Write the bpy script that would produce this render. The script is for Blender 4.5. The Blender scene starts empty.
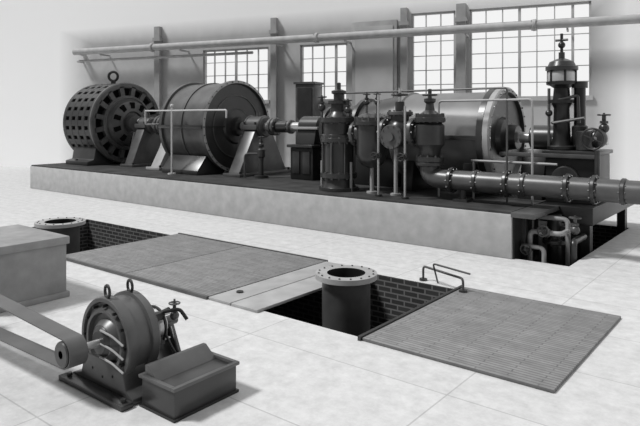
import bpy, bmesh, math
from mathutils import Vector, Matrix
V=Vector
scene=bpy.context.scene
scene.view_settings.view_transform='Standard'

# ---------------- materials ----------------
def gray(name,v,rough=0.5,metal=0.0,noise=0.15,scale=3.0,spec=0.5):
    m=bpy.data.materials.new(name); m.use_nodes=True
    nt=m.node_tree; b=nt.nodes['Principled BSDF']
    tc=nt.nodes.new('ShaderNodeTexCoord'); n=nt.nodes.new('ShaderNodeTexNoise')
    n.inputs['Scale'].default_value=scale; n.inputs['Detail'].default_value=8
    nt.links.new(tc.outputs['Object'],n.inputs['Vector'])
    r=nt.nodes.new('ShaderNodeValToRGB')
    lo=v*(1-noise); hi=min(1,v*(1+noise))
    r.color_ramp.elements[0].position=.3; r.color_ramp.elements[1].position=.7
    r.color_ramp.elements[0].color=(lo,lo,lo,1); r.color_ramp.elements[1].color=(hi,hi,hi,1)
    nt.links.new(n.outputs['Fac'],r.inputs['Fac']); nt.links.new(r.outputs['Color'],b.inputs['Base Color'])
    b.inputs['Roughness'].default_value=rough; b.inputs['Metallic'].default_value=metal
    b.inputs['Specular IOR Level'].default_value=spec
    return m
def brickmat(name,c1,c2,mort,w,h,ms,offset=0.5,vertical=False,rough=.8,grain=0.0,nscale=1.3):
    m=bpy.data.materials.new(name); m.use_nodes=True
    nt=m.node_tree; b=nt.nodes['Principled BSDF']
    tc=nt.nodes.new('ShaderNodeTexCoord'); br=nt.nodes.new('ShaderNodeTexBrick')
    br.inputs['Scale'].default_value=1; br.inputs['Brick Width'].default_value=w; br.inputs['Row Height'].default_value=h
    br.inputs['Mortar Size'].default_value=ms; br.offset=offset
    br.inputs['Color1'].default_value=(c1,c1,c1,1); br.inputs['Color2'].default_value=(c2,c2,c2,1); br.inputs['Mortar'].default_value=(mort,mort,mort,1)
    if vertical:
        s=nt.nodes.new('ShaderNodeSeparateXYZ'); c=nt.nodes.new('ShaderNodeCombineXYZ'); a=nt.nodes.new('ShaderNodeMath'); a.operation='ADD'
        nt.links.new(tc.outputs['Object'],s.inputs[0]); nt.links.new(s.outputs['X'],a.inputs[0]); nt.links.new(s.outputs['Y'],a.inputs[1])
        nt.links.new(a.outputs[0],c.inputs['X']); nt.links.new(s.outputs['Z'],c.inputs['Y']); nt.links.new(c.outputs[0],br.inputs['Vector'])
    else: nt.links.new(tc.outputs['Object'],br.inputs['Vector'])
    n=nt.nodes.new('ShaderNodeTexNoise'); n.inputs['Scale'].default_value=nscale; n.inputs['Detail'].default_value=14; n.inputs['Roughness'].default_value=.75
    nt.links.new(tc.outputs['Object'],n.inputs['Vector'])
    mr=nt.nodes.new('ShaderNodeMapRange'); mr.inputs[1].default_value=.3; mr.inputs[2].default_value=.7; mr.inputs[3].default_value=.82-grain; mr.inputs[4].default_value=1.1
    nt.links.new(n.outputs['Fac'],mr.inputs[0])
    mx=nt.nodes.new('ShaderNodeVectorMath'); mx.operation='SCALE'
    nt.links.new(br.outputs['Color'],mx.inputs[0]); nt.links.new(mr.outputs[0],mx.inputs['Scale'])
    nt.links.new(mx.outputs[0],b.inputs['Base Color']); b.inputs['Roughness'].default_value=rough
    b.inputs['Specular IOR Level'].default_value=.2
    return m
def wallmat():
    # mottled grey; vignette fade to white at ends and top put into the colour
    m=bpy.data.materials.new('vignetted_wall'); m.use_nodes=True
    nt=m.node_tree; N=nt.nodes.new; Lk=nt.links.new; b=nt.nodes['Principled BSDF']
    tc=N('ShaderNodeTexCoord'); s=N('ShaderNodeSeparateXYZ'); Lk(tc.outputs['Object'],s.inputs[0])
    def mr(src,a,c,d,e):
        x=N('ShaderNodeMapRange'); x.inputs[1].default_value=a;x.inputs[2].default_value=c;x.inputs[3].default_value=d;x.inputs[4].default_value=e
        Lk(src,x.inputs[0]); return x.outputs[0]
    def mx(a,c,op):
        x=N('ShaderNodeMath'); x.operation=op; Lk(a,x.inputs[0]); Lk(c,x.inputs[1]); return x.outputs[0]
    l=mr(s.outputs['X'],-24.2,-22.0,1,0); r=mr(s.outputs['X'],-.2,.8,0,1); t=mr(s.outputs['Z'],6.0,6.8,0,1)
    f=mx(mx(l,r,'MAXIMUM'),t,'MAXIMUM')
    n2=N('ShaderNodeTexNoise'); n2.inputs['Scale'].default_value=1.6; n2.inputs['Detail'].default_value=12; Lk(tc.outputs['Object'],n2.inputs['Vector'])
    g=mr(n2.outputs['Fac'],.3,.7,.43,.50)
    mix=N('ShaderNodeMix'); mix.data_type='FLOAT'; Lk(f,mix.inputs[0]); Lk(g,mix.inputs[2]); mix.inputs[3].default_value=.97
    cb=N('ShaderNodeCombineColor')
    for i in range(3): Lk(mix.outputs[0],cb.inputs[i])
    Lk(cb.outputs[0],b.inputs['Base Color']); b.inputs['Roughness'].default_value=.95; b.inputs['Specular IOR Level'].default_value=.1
    return m
FLOOR=brickmat('concrete_floor',.58,.56,.42,2.5,1.25,.008,0.0,rough=.95,grain=.05,nscale=5)
BRICK=brickmat('brick',.05,.03,.16,.24,.085,.012,.5,True)
PLATE=brickmat('chequer_plate',.27,.22,.15,.62,.055,.008,.5,rough=.7,grain=.12,nscale=4)
CONC=gray('plinth_concrete',.42,.9,0,.12,4,.2)
PIERM=gray('pier_render',.28,.9,0,.15,4,.2)
DECK=gray('deck_iron',.045,.7,0,.4,2,.2)
GEN=gray('generator_enamel',.03,.42,0,.25,3,.5)
DARK=gray('dark_cast_iron',.012,.38,0,.3,3,.5)
MID=gray('painted_iron',.03,.32,0,.25,3,.6)
MIDL=gray('grey_iron',.085,.36,.1,.25,3,.5)
CAS=gray('casing_lagging',.17,.42,0,.15,2,.4)
LIGHT=gray('polished_steel',.5,.3,.5,.1)
BLACK=gray('black_recess',.004,.9,0,.2,3,.1)
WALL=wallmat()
PANEL=gray('panel_paint',.46,.9,0,.1,1,.1)
TRIM=gray('window_frame_paint',.45,.7,0,.1)
PIL=gray('pilaster_paint',.33,.8,0,.12)
PIPEG=gray('overhead_lagging',.40,.8,0,.15)
PIPEW=gray('white_pipe',.5,.5,0,.08)
PALE=gray('pale_painted_iron',.34,.5,0,.15)

# ---------------- builder ----------------
class B:
    def __init__(s,name,M=None):
        s.name=name; s.bm=bmesh.new(); s.mats=[]; s.M=M
    def mi(s,m):
        if m not in s.mats: s.mats.append(m)
        return s.mats.index(m)
    def frame(s,ax):
        ax=V(ax).normalized(); up=V((0,0,1)) if abs(ax.z)<.9 else V((0,1,0))
        a=up.cross(ax).normalized(); b=ax.cross(a); return ax,a,b
    def lathe(s,o,ax,prof,m,seg=48):
        o=V(o); ax,a,b=s.frame(ax); k=s.mi(m); rings=[]
        for (t,r) in prof:
            if r<1e-6: rings.append([s.bm.verts.new(o+ax*t)])
            else: rings.append([s.bm.verts.new(o+ax*t+(a*math.cos(2*math.pi*i/seg)+b*math.sin(2*math.pi*i/seg))*r) for i in range(seg)])
        for A,C in zip(rings,rings[1:]):
            for i in range(seg):
                j=(i+1)%seg
                if len(A)==1 and len(C)==1: continue
                if len(A)==1: vs=[A[0],C[i],C[j]]
                elif len(C)==1: vs=[A[i],C[0],A[j]]
                else: vs=[A[i],C[i],C[j],A[j]]
                f=s.bm.faces.new(vs); f.material_index=k
    def cyl(s,p0,p1,r,m,seg=24,r2=None,bev=0):
        p0=V(p0);p1=V(p1);L=(p1-p0).length; r2=r if r2 is None else r2
        if bev: pr=[(0,0),(0,r-bev),(bev,r),(L-bev,r2),(L,r2-bev),(L,0)]
        else: pr=[(0,0),(0,r),(L,r2),(L,0)]
        s.lathe(p0,p1-p0,pr,m,seg)
    def flange(s,c,ax,r,t,m,n=8,br=None):
        ax=V(ax).normalized(); c=V(c)
        s.cyl(c-ax*t/2,c+ax*t/2,r,m,32,bev=t*.15)
        s.bolts(c,ax,r*.85,n,r*.07 if br is None else br,t*1.7,m)
    def bolts(s,c,ax,R,n,r,h,m,ph=0.0):
        ax_,a,b=s.frame(ax); c=V(c)
        for i in range(n):
            t=2*math.pi*i/n+ph; p=c+(a*math.cos(t)+b*math.sin(t))*R
            s.cyl(p-ax_*h/2,p+ax_*h/2,r,m,6)
    def box(s,lo,hi,m,bev=0):
        s.prism([(lo[0],lo[1]),(hi[0],lo[1]),(hi[0],hi[1]),(lo[0],hi[1])],'z',lo[2],hi[2],m,bev)
    def prism(s,pts,axis,a,b,m,bev=0):
        k=s.mi(m)
        def P(u,v,w):
            return {'z':V((u,v,w)),'x':V((w,u,v)),'y':V((u,w,v))}[axis]
        A=[s.bm.verts.new(P(u,v,a)) for u,v in pts]; C=[s.bm.verts.new(P(u,v,b)) for u,v in pts]
        fs=[s.bm.faces.new(A),s.bm.faces.new(C)]
        n=len(pts)
        for i in range(n):
            j=(i+1)%n; fs.append(s.bm.faces.new([A[i],A[j],C[j],C[i]]))
        for f in fs: f.material_index=k
        bmesh.ops.recalc_face_normals(s.bm,faces=fs)
        if bev:
            es=list({e for f in fs for e in f.edges})
            r=bmesh.ops.bevel(s.bm,geom=es,offset=bev,segments=2,affect='EDGES',profile=.5)
            for f in r['faces']: f.material_index=k
    def obox(s,c,ex,ey,ez,m):
        c=V(c);ex=V(ex);ey=V(ey);ez=V(ez);k=s.mi(m)
        v=[s.bm.verts.new(c+ex*i+ey*j+ez*l) for i in(-1,1) for j in(-1,1) for l in(-1,1)]
        fs=[s.bm.faces.new([v[q] for q in F]) for F in((0,1,3,2),(4,6,7,5),(0,4,5,1),(2,3,7,6),(0,2,6,4),(1,5,7,3))]
        for f in fs:f.material_index=k
        bmesh.ops.recalc_face_normals(s.bm,faces=fs)
    def tube(s,pts,r,m,seg=14,fil=0,nf=7):
        pts=[V(p) for p in pts]
        if fil:
            out=[pts[0]]
            for i in range(1,len(pts)-1):
                a,p,c=pts[i-1],pts[i],pts[i+1]
                d1=min(fil,(a-p).length*.49); d2=min(fil,(c-p).length*.49)
                q0=p+(a-p).normalized()*d1; q1=p+(c-p).normalized()*d2
                for k in range(nf+1):
                    t=k/nf; out.append(q0*(1-t)**2+p*2*t*(1-t)+q1*t*t)
            out.append(pts[-1]); pts=out
        k=s.mi(m); rings=[]; ax,a,b=s.frame(pts[1]-pts[0])
        for i,p in enumerate(pts):
            if i==0: t=pts[1]-pts[0]
            elif i==len(pts)-1: t=pts[-1]-pts[-2]
            else: t=(pts[i+1]-p).normalized()+(p-pts[i-1]).normalized()
            t.normalize(); a=(a-t*a.dot(t)).normalized(); b=t.cross(a)
            rings.append([s.bm.verts.new(p+(a*math.cos(2*math.pi*q/seg)+b*math.sin(2*math.pi*q/seg))*r) for q in range(seg)])
        for A,C in zip(rings,rings[1:]):
            for q in range(seg):
                w=(q+1)%seg; f=s.bm.faces.new([A[q],A[w],C[w],C[q]]); f.material_index=k
        f=s.bm.faces.new(rings[0][::-1]); f.material_index=k; f=s.bm.faces.new(rings[-1]); f.material_index=k
    def torus(s,c,ax,R,r,m,seg=32,ms=8):
        k=s.mi(m); ax,a,b=s.frame(ax); c=V(c); rings=[]
        for i in range(seg):
            t=2*math.pi*i/seg; d=a*math.cos(t)+b*math.sin(t)
            rings.append([s.bm.verts.new(c+d*(R+r*math.cos(2*math.pi*q/ms))+ax*r*math.sin(2*math.pi*q/ms)) for q in range(ms)])
        for i in range(seg):
            A=rings[i];C=rings[(i+1)%seg]
            for q in range(ms):
                w=(q+1)%ms; f=s.bm.faces.new([A[q],C[q],C[w],A[w]]); f.material_index=k
    def ball(s,c,r,m,sz=1,seg=24):
        n=12; s.lathe(V(c),(0,0,1),[(-r*sz*math.cos(math.pi*i/n), r*math.sin(math.pi*i/n) if 0<i<n else 0) for i in range(n+1)],m,seg)
    def wheel(s,c,ax,R,m,r=.02):
        s.torus(c,ax,R,r,m); ax_,a,b=s.frame(ax); c=V(c)
        s.cyl(c-ax_*.04,c+ax_*.04,R*.2,m,12)
        for i in range(4):
            t=i*math.pi/2+.4; s.cyl(c,c+(a*math.cos(t)+b*math.sin(t))*R,r*.7,m,6)
    def valve(s,c,m,sc=1.0,ax=(0,0,1)):   # small globe valve with stem and wheel
        c=V(c); ax=V(ax).normalized()
        s.ball(c,.075*sc,m); s.cyl(c,c+ax*.2*sc,.03*sc,m,10); s.cyl(c+ax*.07*sc,c+ax*.11*sc,.06*sc,m,6)
        s.wheel(c+ax*.2*sc,ax,.085*sc,m,.013*sc)
    def done(s):
        bm=s.bm
        bmesh.ops.remove_doubles(bm,verts=bm.verts,dist=1e-6)
        bmesh.ops.recalc_face_normals(bm,faces=bm.faces)
        for f in bm.faces: f.smooth=True
        for e in bm.edges:
            e.smooth = not (len(e.link_faces)!=2 or e.calc_face_angle(0)>math.radians(32))
        cs=[v.co for v in bm.verts]
        lo=V([min(c[i] for c in cs) for i in range(3)]);hi=V([max(c[i] for c in cs) for i in range(3)])
        o=V(((lo.x+hi.x)/2,(lo.y+hi.y)/2,lo.z))
        keep=s.name=='floor' or s.M is not None or 'pit' in s.name
        if not keep: bmesh.ops.translate(bm,vec=-o,verts=bm.verts)
        me=bpy.data.meshes.new(s.name); bm.to_mesh(me); bm.free()
        for m in s.mats: me.materials.append(m)
        ob=bpy.data.objects.new(s.name,me); scene.collection.objects.link(ob)
        if not keep: ob.location=o
        if s.M is not None: ob.matrix_world=s.M
        return ob

PT=.83  # plinth top
YC=13.0

# ---------------- floor ----------------
b=B('floor'); k=b.mi(FLOOR)
xs=[-60,-13.8,-10.4,-3.99,-3.05,-2.0,25]; ys=[-6,5.7,8.17,10.6,15.2,40]
T=[(-13.8,-2.0,5.7,8.17),(-3.99,-3.05,10.6,15.2)]
for i in range(len(xs)-1):
    for j in range(len(ys)-1):
        cx=(xs[i]+xs[i+1])/2; cy=(ys[j]+ys[j+1])/2
        if any(t[0]<cx<t[1] and t[2]<cy<t[3] for t in T): continue
        f=b.bm.faces.new([b.bm.verts.new(p) for p in((xs[i],ys[j],0),(xs[i+1],ys[j],0),(xs[i+1],ys[j+1],0),(xs[i],ys[j+1],0))]); f.material_index=k
b.done()
for (nm,(x0,x1,y0,y1)) in zip(('brick_pit','pump_pit'),T):
    b=B(nm); z0=-1.7
    b.box((x0-.2,y0-.2,z0),(x0,y1+.2,-.002),BRICK); b.box((x1,y0-.2,z0),(x1+.2,y1+.2,-.002),BRICK)
    b.box((x0,y0-.2,z0),(x1,y0,-.002),BRICK); b.box((x0,y1,z0),(x1,y1+.2,-.002),BRICK)
    b.box((x0-.2,y0-.2,z0-.1),(x1+.2,y1+.2,z0),DARK); b.done()
# covers
b=B('floor_cover_plate')
for a,c in((-10.4,-8.42),(-8.40,-6.42)): b.box((a,5.62,.0),(c,8.25,.035),PLATE,.006)
b.box((-10.42,5.56,0),(-6.4,5.61,.045),MIDL); b.box((-10.42,8.26,0),(-6.4,8.3,.045),MIDL)
b.done()
b=B('floor_cover_plate'); b.box((-6.38,5.58,0),(-5.95,8.22,.04),PALE,.006); b.box((-5.93,5.58,0),(-5.45,8.22,.04),PALE,.006)
b.cyl((-6.2,6.0,.04),(-6.2,6.0,.06),.05,MID);b.done()
b=B('floor_cover_plate'); b.box((-3.85,5.62,0),(-1.75,8.25,.035),PLATE,.006); b.box((-3.9,5.6,0),(-3.86,8.27,.05),MID); b.done()

# standpipes
def standpipe(x,y,top,r,R):
    b=B('flanged_standpipe')
    b.lathe((x,y,-1.7),(0,0,1),[(0,0),(0,r+.08),(.06,r+.08),(.06,r),(top+1.7-.14,r),(top+1.7-.07,r+.02)],MIDL,56)
    b.lathe((x,y,-1.7),(0,0,1),[(top+1.7-.07,r+.02),(top+1.7-.07,R),(top+1.7,R),(top+1.7,r-.07)],PALE,56)
    b.lathe((x,y,-1.7),(0,0,1),[(top+1.7,r-.07),(1.0,r-.07),(1.0,0)],DARK,56)
    b.bolts((x,y,top),(0,0,1),(R+r)/2+.0,16,.014,.03,MIDL)
    b.done()
standpipe(-5.0,6.9,.33,.34,.435); standpipe(-12.2,6.6,.33,.38,.50)
# pit lever rail
b=B('pit_hand_rail')
b.tube([(-4.55,8.3,0),(-4.55,8.3,.22),(-3.75,8.0,.22),(-3.75,8.0,.04)],.018,MIDL,10,.06)
b.tube([(-4.3,8.3,0),(-4.25,8.05,.35),(-3.6,7.9,.33)],.014,MIDL,8,.05)
b.cyl((-4.55,8.3,0),(-4.55,8.3,.03),.06,MID);b.cyl((-3.75,8.0,.034),(-3.75,8.0,.06),.06,MID);b.done()

# ---------------- plinth ----------------
b=B('machinery_plinth')
b.box((-21.5,10.5,0),(-4.0,15.5,.79),CONC,.02)
b.box((-21.47,10.53,.79),(-4.03,15.45,.83),DECK)
b.box((-4.0,11.9,.5),(-3.0,15.5,.83),DARK,.02)
b.box((-3.25,12.0,-1.6),(-3.08,12.2,.5),DARK);b.box((-3.25,14.9,-1.6),(-3.08,15.1,.5),DARK)
b.box((-4.02,10.5,.74),(-3.6,11.9,.83),MIDL,.01)
b.box((-4.0,10.54,-1.6),(-3.97,15.4,.74),DARK)
for i in range(3): b.box((-3.98,10.9+i*.35,-.1),(-3.9,11.0+i*.35,.75),MID)
b.done()

# ---------------- generator ----------------
def pedestal(name,x0,x1,z,top=.28,bw=.85,m=MIDL,y=YC):
    b=B(name)
    b.prism([(y-bw,PT),(y+bw,PT),(y+bw,PT+.1),(y+top+.05,z-.12),(y-top-.05,z-.12),(y-bw,PT+.1)],'x',x0+.08,x1-.08,m,.02)
    b.box((x0-.05,y-bw-.1,PT),(x1+.05,y+bw+.1,PT+.09),m,.015)
    b.prism([(y-bw*.8,PT+.1),(y-bw*.62,PT+.1),(y-top-.02,z-.25),(y-top-.12,z-.25)],'x',x0-.02,x0+.06,m)
    b.cyl((x0-.04,y,z),(x1+.04,y,z),top,m,32,bev=.03)
    b.box((x0,y-top-.1,z-.1),(x1,y+top+.1,z+.05),m,.02)
    b.torus((x0+.02,y,z),(1,0,0),top,.03,m); b.torus((x1-.02,y,z),(1,0,0),top,.03,m)
    for sy in(-1,1):
        for xx in(x0+.08,x1-.08): b.cyl((xx,y+sy*(top+.05),z+.05),(xx,y+sy*(top+.05),z+.13),.035,DARK,6)
        for xx in(x0,x1): b.cyl((xx,y+sy*(bw+.02),PT+.09),(xx,y+sy*(bw+.02),PT+.16),.04,DARK,6)
    b.cyl(((x0+x1)/2,y,z+top-.02),((x0+x1)/2,y,z+top+.12),.06,MIDL,12)
    return b.done()
b=B('electric_generator'); zc=2.32; R=1.47
x0,x1=-21.15,-19.3
b.cyl((x0+.05,YC,zc),(x1-.14,YC,zc),R-.1,BLACK,64)
nb=5
for i in range(nb):
    xx=x0+.09+(x1-x0-.2)*i/(nb-1); w=.1
    b.lathe((xx-w,YC,zc),(1,0,0),[(0,R-.2),(0,R-.02),(.02,R),(2*w-.02,R),(2*w,R-.02),(2*w,R-.2)],GEN,72)
for i in range(26):
    t=2*math.pi*i/26; d=V((0,math.cos(t),math.sin(t))); e=V((0,-math.sin(t),math.cos(t)))
    b.obox(V(((x0+x1)/2-.03,YC,zc))+d*(R-.07),V(((x1-x0)/2-.06,0,0)),d*.062,e*.105,GEN)
b.lathe((x0,YC,zc),(1,0,0),[(0,0),(0,R-.15),(.06,R-.04)],GEN,64)
b.lathe((x1-.12,YC,zc),(1,0,0),[(0,R-.01),(.04,R+.01),(.12,R+.01),(.16,R-.03),(.16,R-.17),(.0,R-.2)],MIDL,72)
b.lathe((x1-.12,YC,zc),(1,0,0),[(0,0),(0,R-.15),(.005,R-.15)],BLACK,48)
ns=16
for i in range(ns):
    t=2*math.pi*(i+.5)/ns; d=V((0,math.cos(t),math.sin(t))); e=V((0,-math.sin(t),math.cos(t)))
    b.obox(V((x1-.03,YC,zc))+d*1.12,V((.07,0,0)),d*.22,e*.085,MIDL)
b.lathe((x1-.12,YC,zc),(1,0,0),[(0,1.0),(.17,1.0),(.20,.97),(.20,.85),(.36,.78),(.46,.62),(.48,.42),(.40,.38),(.40,.3),(.65,.28),(.65,0)],MIDL,64)
for i in range(10):
    t=2*math.pi*(i+.5)/10; d=V((0,math.cos(t),math.sin(t))); e=V((0,-math.sin(t),math.cos(t)))
    b.obox(V((x1+.26,YC,zc))+d*.64,V((.1,0,0)),d*.11,e*.08,BLACK)
b.torus((x1+.08,YC,zc),(1,0,0),.92,.03,MIDL,48)
for sy in(-1,1):
    b.prism([(YC+sy*.35,PT),(YC+sy*1.5,PT),(YC+sy*1.5,PT+.14),(YC+sy*1.25,PT+.2),(YC+sy*1.15,PT+.75),(YC+sy*.5,PT+.2)],'x',x0+.25,x1-.15,GEN,.02)
    b.bolts((-20.3,YC+sy*1.42,PT+.15),(0,0,1),.02,1,.04,.1,DARK)
b.cyl((-20.2,YC,zc+R-.05),(-20.2,YC,zc+R+.12),.09,DARK,12); b.torus((-20.2,YC,zc+R+.27),(.6,-.8,0),.17,.05,DARK)
b.done()
pedestal('bearing_pedestal',-18.35,-17.75,2.25,.26,.8,MIDL)

# ---------------- drum 2 ----------------
b=B('rotor_drum_casing'); zc=2.24;R=1.39;x0,x1=-15.55,-13.5
b.lathe((x0,YC,zc),(1,0,0),[(0,0),(0,.5),(.04,.55),(.04,R-.1),(0,R-.05),(0,R+.02),(.12,R+.02),(.12,R-.05),(.95,R-.05)],MIDL,80)
b.lathe((x0,YC,zc),(1,0,0),[(.95,R-.05),(.95,R-.02),(1.03,R-.02),(1.03,R-.05),(1.92,R-.05),(1.92,R+.02),(2.05,R+.02)],MIDL,80)
b.lathe((x0,YC,zc),(1,0,0),[(2.05,R+.02),(2.06,R-.06)],PALE,80)
b.lathe((x0,YC,zc),(1,0,0),[(2.06,R-.06),(2.02,R-.07),(1.97,R-.1),(1.97,.55),(2.03,.5),(2.03,.3),(2.2,.28),(2.2,0)],MID,80)
b.torus((x0+1.98,YC,zc),(1,0,0),.95,.02,MIDL,64,6)
b.bolts((x1,YC,zc),(1,0,0),R-.02,36,.02,.05,MID)
b.box((x0+2.0-.04,YC-R+.1,zc-.02),(x0+2.01,YC+R-.1,zc+.02),DARK)
b.box((x0+.02,YC-R-.06,zc-.05),(x1-.02,YC-R+.1,zc+.05),MID,.01);b.box((x0+.02,YC+R-.1,zc-.05),(x1-.02,YC+R+.06,zc+.05),MID,.01)
for sy in(-1,1): b.prism([(YC+sy*.3,PT),(YC+sy*1.45,PT),(YC+sy*1.45,PT+.12),(YC+sy*1.1,PT+.55),(YC+sy*.5,PT+.15)],'x',x0+.2,x1-.2,MID,.02)
b.done()
pedestal('bearing_pedestal',-16.6,-16.0,2.25,.28,1.0,PALE)
pedestal('bearing_pedestal',-12.95,-12.35,2.25,.3,1.0,MIDL)
b=B('drive_shaft')
b.cyl((-18.6,YC,2.25),(-15.6,YC,2.25),.13,LIGHT)
b.flange((-17.3,YC,2.25),(1,0,0),.34,.12,MIDL);b.flange((-17.12,YC,2.25),(1,0,0),.34,.12,MIDL)
b.cyl((-13.3,YC,2.25),(-10.9,YC,2.25),.13,LIGHT)
for xx in(-12.05,-11.92,-11.35): b.flange((xx,YC,2.25),(1,0,0),.26 if xx<-11.5 else .2,.1,MIDL)
b.cyl((-11.85,YC,2.25),(-11.45,YC,2.25),.17,MID)
b.done()
b=B('thrust_bearing_box')
b.box((-10.95,12.5,PT),(-10.15,13.5,1.7),DARK,.03); b.box((-11.0,12.4,1.7),(-10.1,13.6,1.78),MID,.02)
b.cyl((-10.9,YC,2.25),(-10.15,YC,2.25),.3,MID,32,bev=.06); b.prism([(12.6,1.78),(13.4,1.78),(13.3,2.2),(12.7,2.2)],'x',-10.85,-10.2,MID,.02)
b.box((-10.95,12.62,2.19),(-10.1,13.38,2.26),PALE,.01)
for i in range(2): b.box((-10.85+i*.36,12.47,1.0),(-10.6+i*.36,12.51,1.6),MID,.01)
b.done()
b=B('oil_pump')
b.cyl((-11.75,12.2,PT),(-11.75,12.2,PT+.08),.2,MID);b.cyl((-11.75,12.2,PT+.08),(-11.75,12.2,1.45),.07,MID);b.cyl((-11.75,12.2,1.4),(-11.75,12.2,1.65),.12,MID,24,bev=.03)
b.valve((-11.75,12.2,1.75),MID,1.1); b.tube([(-11.75,12.2,1.5),(-12.2,12.0,1.5),(-12.2,12.0,PT)],.03,MIDL,10,.12)
b.done()

# ---------------- turbine casing ----------------
b=B('steam_turbine_casing'); zc=2.08;R=1.04;x0,x1=-7.5,-5.05
b.lathe((-9.95,YC,2.2),(1,0,0),[(0,0),(0,.5),(.1,.55),(.1,.62),(.2,.62),(.2,.52),(1.2,.7),(1.2,.8),(1.3,.8),(1.3,.7),(2.3,.85),(2.45,.85)],MID,56)
b.lathe((x0,YC,zc),(1,0,0),[(0,0),(0,R-.05),(.05,R),(.15,R),(.18,R-.04),(2.2,R-.04)],CAS,80)
b.lathe((x0,YC,zc),(1,0,0),[(2.2,R-.04),(2.2,R+.07),(2.33,R+.07),(2.33,R-.04)],MID,80)
b.lathe((x0,YC,zc),(1,0,0),[(2.33,R-.04),(2.33,R+.06),(2.45,R+.06),(2.48,R+.03),(2.48,R-.05)],PALE,80)
b.lathe((x0,YC,zc),(1,0,0),[(2.48,R-.05),(2.40,R-.09),(2.36,.45),(2.45,.4),(2.5,.28),(2.7,.25),(2.7,0)],MID,80)
b.bolts((x1+.03,YC,zc),(1,0,0),R-.0,28,.02,.05,MID)
for xx in(-7.2,-5.7): b.prism([(YC-.95,PT),(YC+.95,PT),(YC+.85,PT+.7),(YC-.85,PT+.7)],'x',xx,xx+.3,DARK,.02)
b.box((x0+.1,YC-R-.06,zc-.05),(x1-.1,YC-R+.12,zc+.05),MID,.01)
b.box((-9.8,12.5,PT),(-7.6,13.5,1.75),DARK,.03)
b.done()

b=B('governor_gearbox')
b.cyl((-4.75,YC,zc),(-3.0,YC,zc),.12,LIGHT)
b.prism([(YC-.6,PT),(YC+.6,PT),(YC+.3,1.85),(YC-.3,1.85)],'x',-4.6,-4.1,DARK,.02)
b.cyl((-4.5,YC,zc),(-3.95,YC,zc),.27,MID,32,bev=.03); b.flange((-3.95,YC,zc),(1,0,0),.3,.06,MIDL)
b.box((-4.0,12.3,PT),(-3.05,13.4,1.78),DARK,.03)
b.box((-4.9,12.15,1.72),(-3.0,12.3,1.8),MIDL,.01)
b.box((-4.05,12.25,1.78),(-3.0,13.45,1.86),MID,.02)
b.cyl((-3.3,12.5,1.86),(-3.3,12.5,2.25),.16,MID,bev=.02); b.ball((-3.1,12.6,2.1),.19,MID)
b.wheel((-3.1,12.25,2.1),(0,1,0),.2,MID); b.cyl((-3.1,12.25,2.1),(-3.1,12.6,2.1),.04,LIGHT)
b.valve((-3.0,12.7,2.3),MID,1.3); b.tube([(-3.3,12.2,1.3),(-2.95,12.0,1.3),(-2.95,12.0,1.9)],.05,MID,10,.1)
b.cyl((-3.6,12.2,1.3),(-3.6,12.31,1.3),.26,MID,24,bev=.02)
b.done()
b=B('flyball_governor'); gx,gy=-3.77,12.6
b.cyl((gx,gy,1.86),(gx,gy,1.95),.28,DARK,32,bev=.02)
b.lathe((gx,gy,1.95),(0,0,1),[(0,0),(0,.2),(.1,.17),(.75,.15),(.85,.2),(.85,.26),(.92,.26),(.92,.17),(1.15,.15),(1.2,.22),(1.22,.29),(1.28,.30),(1.30,.24),(1.30,0)],DARK,32)
b.lathe((gx,gy,3.2),(0,0,1),[(0,0),(0,.24),(.04,.27),(.2,.27),(.24,.25)],LIGHT,32)
b.lathe((gx,gy,3.2),(0,0,1),[(.24,.25),(.26,.31),(.33,.31),(.34,.27),(.43,.23),(.48,.12),(.5,.06),(.62,.06),(.64,.0)],MID,32)
for i in range(6):
    t=i*math.pi/3; b.cyl((gx+.27*math.cos(t),gy+.27*math.sin(t),3.22),(gx+.27*math.cos(t),gy+.27*math.sin(t),3.45),.025,DARK,8)
b.cyl((gx,gy,3.8),(gx,gy,4.2),.03,DARK,10); b.ball((gx,gy,3.97),.07,DARK); b.cyl((gx-.12,gy,4.07),(gx+.12,gy,4.07),.025,DARK,8)
b.cyl((gx+.32,gy+.1,1.86),(gx+.32,gy+.1,2.35),.15,DARK,bev=.02); b.cyl((gx+.32,gy+.1,2.35),(gx+.32,gy+.1,3.1),.11,DARK); b.cyl((gx+.32,gy+.1,3.1),(gx+.32,gy+.1,3.22),.15,MID)
b.tube([(gx,gy-.2,2.85),(gx+.34,gy-.1,2.95),(gx+.36,gy-.1,2.4)],.03,MID,8,.06)
b.cyl((gx-.22,gy-.1,1.86),(gx-.22,gy-.1,3.1),.03,MIDL,8); b.ball((gx-.22,gy-.1,2.6),.07,MID)
b.tube([(gx-.1,gy-.25,2.4),(gx+.5,gy-.25,2.5)],.03,MIDL,8)
b.cyl((gx-.1,gy,2.4),(gx-.1,gy-.27,2.4),.03,MID,8)
b.done()

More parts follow.
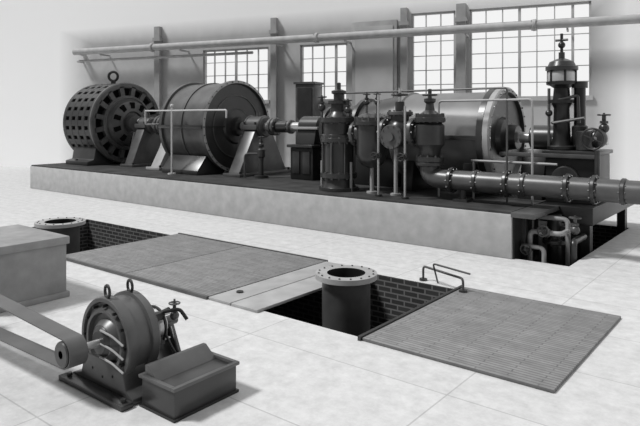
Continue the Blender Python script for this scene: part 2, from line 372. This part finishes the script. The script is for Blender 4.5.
# ---------------- valve group ----------------
Y=11.3
b=B('steam_regulating_valve'); x=-8.4
b.lathe((x,Y,PT),(0,0,1),[(0,0),(0,.46),(.08,.46),(.08,.4),(.16,.36),(.28,.34),(.3,.42),(.4,.42),(.42,.36),(1.1,.36),(1.12,.43),(1.2,.43),(1.21,.41),(1.28,.41),(1.3,.36),(1.55,.36),(1.57,.44),(1.68,.44),(1.69,.3),(1.78,.22),(1.82,.2)],MID,48)
b.lathe((x,Y,PT+1.8),(0,0,1),[(0,.2),(.2,.18),(.2,.25),(.27,.25),(.27,.12),(.42,.12),(.44,.17),(.5,.17),(.54,.05),(.68,.05),(.7,0)],MID,32)
for zz,rr in((.35,.39),(1.16,.4),(1.62,.4)): b.bolts((x,Y,PT+zz),(0,0,1),rr,14,.025,.17,MIDL)
for i in range(8):
    t=i*math.pi/4+.2; b.cyl((x+.395*math.cos(t),Y+.395*math.sin(t),PT+.4),(x+.395*math.cos(t),Y+.395*math.sin(t),PT+1.15),.02,MIDL,8)
b.valve((x-.34,Y-.2,2.75),MID,1.2);b.cyl((x-.34,Y-.2,2.5),(x-.34,Y-.2,2.75),.03,MIDL)
b.cyl((x+.33,Y,2.7),(x+.33,Y,2.5),.04,MIDL);b.valve((x+.33,Y-.1,2.68),MID,1.1)
for d_ in(-.42,.42): b.cyl((x+d_,Y-.1,PT),(x+d_,Y-.1,1.5),.03,PALE,10)
b.done()
b=B('steam_strainer'); x=-7.48
b.lathe((x,Y,1.38),(0,0,1),[(0,0),(.02,.12),(.09,.24),(.2,.31),(.32,.34),(.95,.34),(.97,.41),(1.05,.41),(1.06,.39),(1.13,.39),(1.14,.33),(1.2,.25),(1.24,.1),(1.24,0)],MID,48)
b.bolts((x,Y,1.38+1.05),(0,0,1),.375,16,.022,.2,MIDL)
b.cyl((x-.5,Y,2.15),(x-.2,Y,2.15),.22,MID); b.flange((x-.42,Y,2.15),(1,0,0),.28,.09,MIDL)
b.cyl((x,Y,1.4),(x,Y,PT),.045,PALE,12);b.cyl((x,Y,PT),(x,Y,PT+.04),.12,PALE)
for d_ in(-.14,.14):
    b.cyl((x+d_,Y,2.55),(x+d_,Y,3.08),.025,MIDL,8); b.valve((x+d_,Y,2.85),MID,.9)
b.done()
b=B('steam_stop_valve'); x=-6.76
b.ball((x,Y,2.2),.29,MID,1.1); b.cyl((x-.38,Y,2.2),(x+.4,Y,2.2),.19,MID)
for d_ in(-.33,.36): b.flange((x+d_,Y,2.2),(1,0,0),.31,.1,MIDL,10)
b.cyl((x,Y,2.4),(x,Y,2.62),.2,MID,bev=.02); b.flange((x,Y,2.6),(0,0,1),.28,.08,MIDL); b.cyl((x,Y,2.6),(x,Y,2.85),.1,MID); b.cyl((x,Y,2.8),(x,Y,3.15),.03,LIGHT)
b.wheel((x,Y,3.0),(0,0,1),.17,MID)
b.cyl((x,Y,2.1),(x,Y-.33,2.1),.2,MID,bev=.02);b.flange((x,Y-.35,2.1),(0,1,0),.26,.07,MIDL,10); b.cyl((x,Y-.38,2.1),(x,Y-.44,2.1),.09,MIDL)
b.cyl((x-.1,Y,2.0),(x-.1,Y,PT),.045,PALE,12);b.cyl((x-.1,Y,PT),(x-.1,Y,PT+.04),.12,PALE)
b.done()
b=B('gate_valve'); x=-6.04
b.lathe((x,Y,1.6),(0,0,1),[(0,0),(0,.29),(.09,.29),(.1,.2),(.25,.23),(.35,.3),(.75,.3),(.8,.24),(.82,.32),(.9,.32),(.91,.3),(.98,.3),(.99,.2),(1.06,.1),(1.2,.08),(1.24,.12),(1.3,.12),(1.32,.04),(1.5,.04),(1.51,0)],MID,40)
b.bolts((x,Y,2.5),(0,0,1),.28,12,.02,.2,MIDL); b.bolts((x,Y,1.65),(0,0,1),.26,10,.02,.16,MIDL)
b.cyl((x-.3,Y,2.2),(x,Y,2.2),.2,MID);b.wheel((x,Y,2.98),(0,0,1),.14,MID)
b.done()
b=B('steam_inlet_pipe'); zp=1.245
b.tube([(x,Y,1.59),(x,Y,zp),(-1.2,Y,zp),(-1.2,Y,0)],.2,MIDL,28,.42,10)
b.flange((x,Y,1.55),(0,0,1),.29,.08,MID,10)
for xx in(-5.52,-5.0,-4.38,-4.05,-3.27,-2.82,-2.35): b.flange((xx,Y,zp),(1,0,0),.23 if xx in(-5.0,-4.05,-2.35) else .26,.07,MID,10)
b.cyl((-1.2,Y,0),(-1.2,Y,.06),.3,MIDL); b.cyl((-5.3,Y,PT),(-5.3,Y,zp-.18),.06,MID); b.box((-5.45,Y-.15,PT),(-5.15,Y+.15,PT+.05),MID)
b.done()
b=B('lubrication_piping')
b.tube([(-8.7,Y+.6,3.1),(-4.55,11.7,3.1),(-4.55,11.7,PT)],.022,MIDL,8,.08)
b.cyl((-8.7,Y+.6,3.1),(-8.7,Y+.6,PT),.022,MIDL,8)
b.tube([(-6.04,11.7,PT),(-6.04,11.7,2.86),(-4.05,11.7,2.86),(-4.05,11.7,PT)],.024,PALE,8,.08)
b.tube([(-7.05,10.9,PT),(-7.05,10.9,3.0)],.024,PALE,8)
b.tube([(-6.4,10.9,PT),(-6.4,10.9,2.75)],.024,PALE,8)
for xx in(-7.05,-6.4): b.cyl((xx,10.9,PT),(xx,10.9,PT+.04),.08,MID); b.valve((xx,10.9,1.7),MID,.9,(0,-1,0))
b.tube([(-5.35,11.8,1.62),(-3.6,11.75,1.62)],.025,PALE,8); b.cyl((-5.3,11.8,PT),(-5.3,11.8,1.62),.022,PALE)
b.done()
b=B('pipe_hand_rail')
b.tube([(-15.9,11.35,2.72),(-12.25,11.35,2.72),(-12.25,11.35,2.5)],.024,PIPEW,8,.05)
b.tube([(-14.6,11.35,PT),(-14.6,11.35,2.86)],.03,PIPEW,8); b.ball((-14.6,11.35,2.86),.055,PIPEW); b.cyl((-14.6,11.35,PT),(-14.6,11.35,PT+.04),.12,PIPEW)
b.tube([(-15.9,11.35,2.72),(-15.9,11.35,2.3),(-16.2,12.6,2.3)],.024,PIPEW,8,.08)
b.done()
b=B('condensate_piping')
b.tube([(-3.85,11.0,-1.5),(-3.85,11.0,.45),(-3.3,11.0,.45),(-3.3,11.6,.45)],.045,PALE,12,.1)
b.tube([(-3.55,10.85,-1.5),(-3.55,10.85,.2),(-3.88,10.85,.2)],.04,PALE,12,.1)
b.tube([(-3.3,11.4,-1.5),(-3.3,11.4,.66),(-3.86,11.4,.66)],.045,PALE,12,.1)
b.tube([(-3.15,11.85,.3),(-3.15,11.2,.3),(-3.15,11.2,-1.5)],.06,MID,12,.1)
b.valve((-3.55,11.0,.45),MIDL,1.1,(0,-1,.3));b.valve((-3.85,11.0,.15),MIDL,1.1,(0,-1,0));b.valve((-3.15,11.3,.5),MIDL,1.1)
b.cyl((-3.6,11.6,.7),(-3.6,11.6,-1.6),.13,DARK);b.flange((-3.6,11.6,.2),(0,0,1),.22,.08,MID)
b.cyl((-3.3,11.6,.45),(-3.6,11.6,.45),.05,MID)
b.done()

# ---------------- foreground ----------------
b=B('electric_motor'); mx,my,mz=-4.99,3.12,.46;R=.395
b.lathe((mx,my,mz),(0,1,0),[(-.03,0),(-.03,.15),(-.01,.17),(.03,.2),(.03,.24),(-.01,.255),(-.01,.285),(.03,.3),(.03,.34),(0,.35),(0,R-.01),(.02,R),(.09,R),(.1,R-.03),(.24,R-.03),(.25,R),(.32,R),(.34,R-.02),(.34,.28),(.4,.24),(.42,.1),(.42,0)],MIDL,64)
b.lathe((mx,my-.012,mz),(0,1,0),[(0,0),(0,.155),(-.02,.14),(-.05,.1),(-.05,0)],MID,32)
for i in range(3):
    zz=mz-.12+i*.12; b.tube([(mx+.03,my-.06,zz),(mx+.2,my-.05,zz-.02),(mx+.34,my-.03,zz-.08)],.010,PALE,8,.05)
for i in range(12):
    t=2*math.pi*i/12; b.cyl((mx+.32*math.cos(t),my-.02,mz+.32*math.sin(t)),(mx+.32*math.cos(t),my+.03,mz+.32*math.sin(t)),.014,DARK,6)
for yy in(my+.03,my+.27): b.torus((mx,yy,mz+R+.05),(.2,1,0),.055,.014,DARK)
b.cyl((mx,my-.05,mz),(mx,my-.42,mz),.035,LIGHT); b.lathe((mx,my-.42,mz),(0,1,0),[(0,0),(0,.1),(.01,.11),(.1,.115),(.19,.11),(.2,.1),(.2,0)],MID,32)
b.prism([(mx-.52,0),(mx+.46,0),(mx+.46,.05),(mx+.36,.1),(mx+.3,.3),(mx-.3,.3),(mx-.36,.1),(mx-.52,.05)],'y',my-.02,my+.36,MID,.012)
b.box((mx-.56,my-.14,0),(mx+.48,my-.02,.05),MID,.01);b.box((mx-.56,my+.36,0),(mx+.47,my+.48,.05),MID,.01)
for sx in(-.46,.42): b.cyl((mx+sx,my-.08,.05),(mx+sx,my-.08,.08),.025,DARK,6)
b.cyl((mx,my+.4,mz),(mx,my+.62,mz),.12,LIGHT,32); b.cyl((mx,my+.62,mz),(mx,my+.8,mz),.05,MID)
b.torus((mx,my+.55,mz),(0,1,0),.18,.015,MID)
for i in range(4):
    t=math.pi/4+i*math.pi/2; p=V((mx+.17*math.cos(t),my+.5,mz+.17*math.sin(t))); b.obox(p,V((.03,0,0)),V((0,.06,0)),V((0,0,.035)),DARK); b.cyl(p,p+V((0,.14,0)),.012,LIGHT,8)
b.prism([(mx-.3,0),(mx+.3,0),(mx+.08,mz),(mx-.08,mz)],'y',my+.66,my+.72,MID,.01)
b.tube([(mx+.2,my+.5,mz+.18),(mx+.3,my+.62,mz+.2),(mx+.36,my+.66,mz+.1)],.018,DARK,8,.04);b.cyl((mx+.1,my+.55,mz+.14),(mx+.22,my+.55,mz+.2),.02,MIDL,8)
b.valve((mx+.22,my+.62,mz+.12),MIDL,.6)
b.done()
b=B('motor_cable'); b.tube([(mx+.21,my+.53,mz-.05),(mx+.36,my+.5,.3),(mx+.44,my+.6,.12),(mx+.47,my+.9,.015)],.014,DARK,8,.1);b.tube([(mx+.23,my+.58,mz+.02),(mx+.40,my+.5,.36),(mx+.44,my+.55,.1),(mx+.44,my+.9,.015)],.014,DARK,8,.1);b.done()
b=B('belt_pulley_stand'); px,pz=-7.7,.5; py=my-.32
b.lathe((px,py-.1,pz),(0,1,0),[(0,0),(0,.2),(.2,.2),(.2,0)],MID,32); b.cyl((px,py-.2,pz),(px,py+.3,pz),.03,LIGHT)
b.prism([(px-.3,0),(px+.3,0),(px+.08,pz+.05),(px-.08,pz+.05)],'y',py+.15,py+.25,MID);b.done()
b=B('drive_belt'); k=b.mi(MIDL)
def beltpath(off):
    c0=V((mx,0,mz));c1=V((px,0,pz));d=(c1-c0).normalized();n=V((-d.z,0,d.x))
    if n.z<0:n=-n
    pts=[]
    for i in range(13):
        t=math.pi*i/12; pts.append(c0+(n*math.cos(t)-d*math.sin(t))*(.118+off))
    for i in range(13):
        t=math.pi*i/12; pts.append(c1+(-n*math.cos(t)+d*math.sin(t))*(.203+off))
    return pts
P0=beltpath(0);P1=beltpath(.012);y0,y1=py-.085,py+.085
rows=[[b.bm.verts.new((p.x,y,p.z)) for p in P] for P,y in((P0,y0),(P1,y0),(P1,y1),(P0,y1))]
for r in range(4):
    A=rows[r];C=rows[(r+1)%4]
    for i in range(len(P0)):
        j=(i+1)%len(P0); f=b.bm.faces.new([A[i],A[j],C[j],C[i]]);f.material_index=k
b.done()
b=B('motor_starter_box'); X0,X1,Y0,Y1=-4.48,-4.03,3.16,3.86
b.box((X0,Y0,0),(X1,Y1,.25),MID,.012)
for a,c in(((X0-.02,Y0-.02),(X0+.02,Y1+.02)),((X1-.02,Y0-.02),(X1+.02,Y1+.02)),((X0+.02,Y0-.02),(X1-.02,Y0+.02)),((X0+.02,Y1-.02),(X1-.02,Y1+.02))): b.box((a[0],a[1],.25),(c[0],c[1],.28),MIDL,.004)
b.prism([(X0+.02,.25),(X0+.2,.25),(X0+.06,.36),(X0+.02,.36)],'y',Y0+.02,Y1-.02,MIDL,.006)
b.box((X0-.015,Y0-.015,0),(X1+.015,Y1+.015,.025),DARK)
b.done()
b=B('masonry_pier'); b.box((-9.5,3.3,0),(-8.05,4.45,.8),PIERM,.02); b.box((-9.53,3.27,.74),(-8.02,4.48,.85),PIERM,.015); b.box((-9.53,3.27,0),(-8.02,4.48,.08),PIERM,.01); b.done()

# ---------------- back wall ----------------
dx=V((.9684,.2493,0)); dy=V((-.2493,.9684,0))
M=Matrix(((dx.x,dy.x,0,-5.19),(dx.y,dy.y,0,21.4),(0,0,1,0),(0,0,0,1)))
L,Rr,top=-36,6,9.0
wins=[(-15.7,-12.45,3.2,5.45),(-11.0,-8.95,3.2,5.45),(-6.4,-4.75,3.2,6.4),(-4.25,-.25,3.2,6.4)]
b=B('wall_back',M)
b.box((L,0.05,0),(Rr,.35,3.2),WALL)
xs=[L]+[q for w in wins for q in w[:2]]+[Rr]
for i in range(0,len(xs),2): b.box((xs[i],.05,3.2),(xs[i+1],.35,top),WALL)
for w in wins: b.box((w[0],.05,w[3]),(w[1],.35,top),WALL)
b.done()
for i,w in enumerate(wins):
    b=B('window_%d'%(i+1),M)
    b.box((w[0],.1,w[2]),(w[0]+.07,.25,w[3]),TRIM);b.box((w[1]-.07,.1,w[2]),(w[1],.25,w[3]),TRIM)
    b.box((w[0]-.05,-.03,w[2]-.1),(w[1]+.05,.25,w[2]+.05),TRIM);b.box((w[0],.1,w[3]-.07),(w[1],.25,w[3]),TRIM)
    n=max(2,round((w[1]-w[0])/.55))
    for k in range(1,n):
        xx=w[0]+(w[1]-w[0])*k/n; wd=.045 if (k%3==0) else .016; b.box((xx-wd,.12,w[2]),(xx+wd,.2,w[3]),TRIM)
    n=round((w[3]-w[2])/.52)
    for k in range(1,n):
        zz=w[2]+(w[3]-w[2])*k/n; b.box((w[0],.13,zz-.014),(w[1],.19,zz+.014),TRIM)
    b.done()
for i,(a,c) in enumerate(((-4.68,-4.35),(-12.25,-12.0),(-6.75,-6.5),(-18.2,-17.9))):
    b=B('trim_%d'%(i+1),M); b.box((a,-.15,0),(c,.05,6.6),PIL); b.box((a-.06,-.2,0),(c+.06,.05,.25),PIL); b.box((a-.05,-.2,5.95),(c+.05,.05,6.1),PIL); b.done()
b=B('overhead_steam_main',M)
b.cyl((-22.6,-.5,5.62),(Rr-.1,-.5,5.62),.15,PIPEG,20)
for xx in(-18,-10,-2): b.flange((xx,-.5,5.62),(1,0,0),.2,.12,PIPEG)
for xx in(-21,-16.5,-11.8,-8.85,-4.3,-1,2): b.box((xx,-.55,5.4),(xx+.06,.04,5.46),PIPEG)
b.cyl((-22.6,-.3,5.2),(-13,-.3,5.2),.06,PIPEG,10); b.cyl((-22.6,-.5,5.62),(-22.6,.04,5.62),.12,PIPEG,12); b.cyl((-22.6,-.3,5.2),(-22.6,.04,5.2),.06,PIPEG,12)
b.done()
b=B('switchboard_cabinet',M); b.box((-10.65,-1.1,0),(-9.85,-.3,3.8),MIDL,.03); b.box((-10.55,-1.13,2.5),(-9.95,-1.1,3.65),MID); b.box((-10.7,-1.15,3.8),(-9.8,-.3,3.88),MIDL)
b.done()
b=B('wall_panel_board',M); b.box((-8.7,-.1,1.4),(-6.9,.04,6.2),PIL,.02); b.box((-8.55,-.13,1.6),(-7.05,-.1,6.0),PANEL); b.done()

# ---------------- light, world, camera ----------------
w=bpy.data.worlds.new('World'); scene.world=w; w.use_nodes=True; nt=w.node_tree
bg=nt.nodes['Background']; bg.inputs[0].default_value=(1,1,1,1)
tc=nt.nodes.new('ShaderNodeTexCoord'); sp=nt.nodes.new('ShaderNodeSeparateXYZ'); mr=nt.nodes.new('ShaderNodeMapRange')
mr.inputs[1].default_value=-.5; mr.inputs[2].default_value=.4; mr.inputs[3].default_value=.22; mr.inputs[4].default_value=.9
nt.links.new(tc.outputs['Generated'],sp.inputs[0]); nt.links.new(sp.outputs['Y'],mr.inputs[0]); nt.links.new(mr.outputs[0],bg.inputs[1])
s=bpy.data.lights.new('sun','SUN'); s.energy=3.3; s.angle=math.radians(10); so=bpy.data.objects.new('sun',s); scene.collection.objects.link(so)
so.rotation_euler=V((.5,.5,-.95)).to_track_quat('-Z','Y').to_euler(); so.location=(-20,-5,15)
c=bpy.data.cameras.new('camera'); co=bpy.data.objects.new('camera',c); scene.collection.objects.link(co)
co.location=(0,0,2.5); co.rotation_euler=(math.radians(90),0,math.radians(38.4)); c.sensor_width=36; c.lens=34.09; c.shift_y=-95/640; c.clip_end=500
scene.camera=co
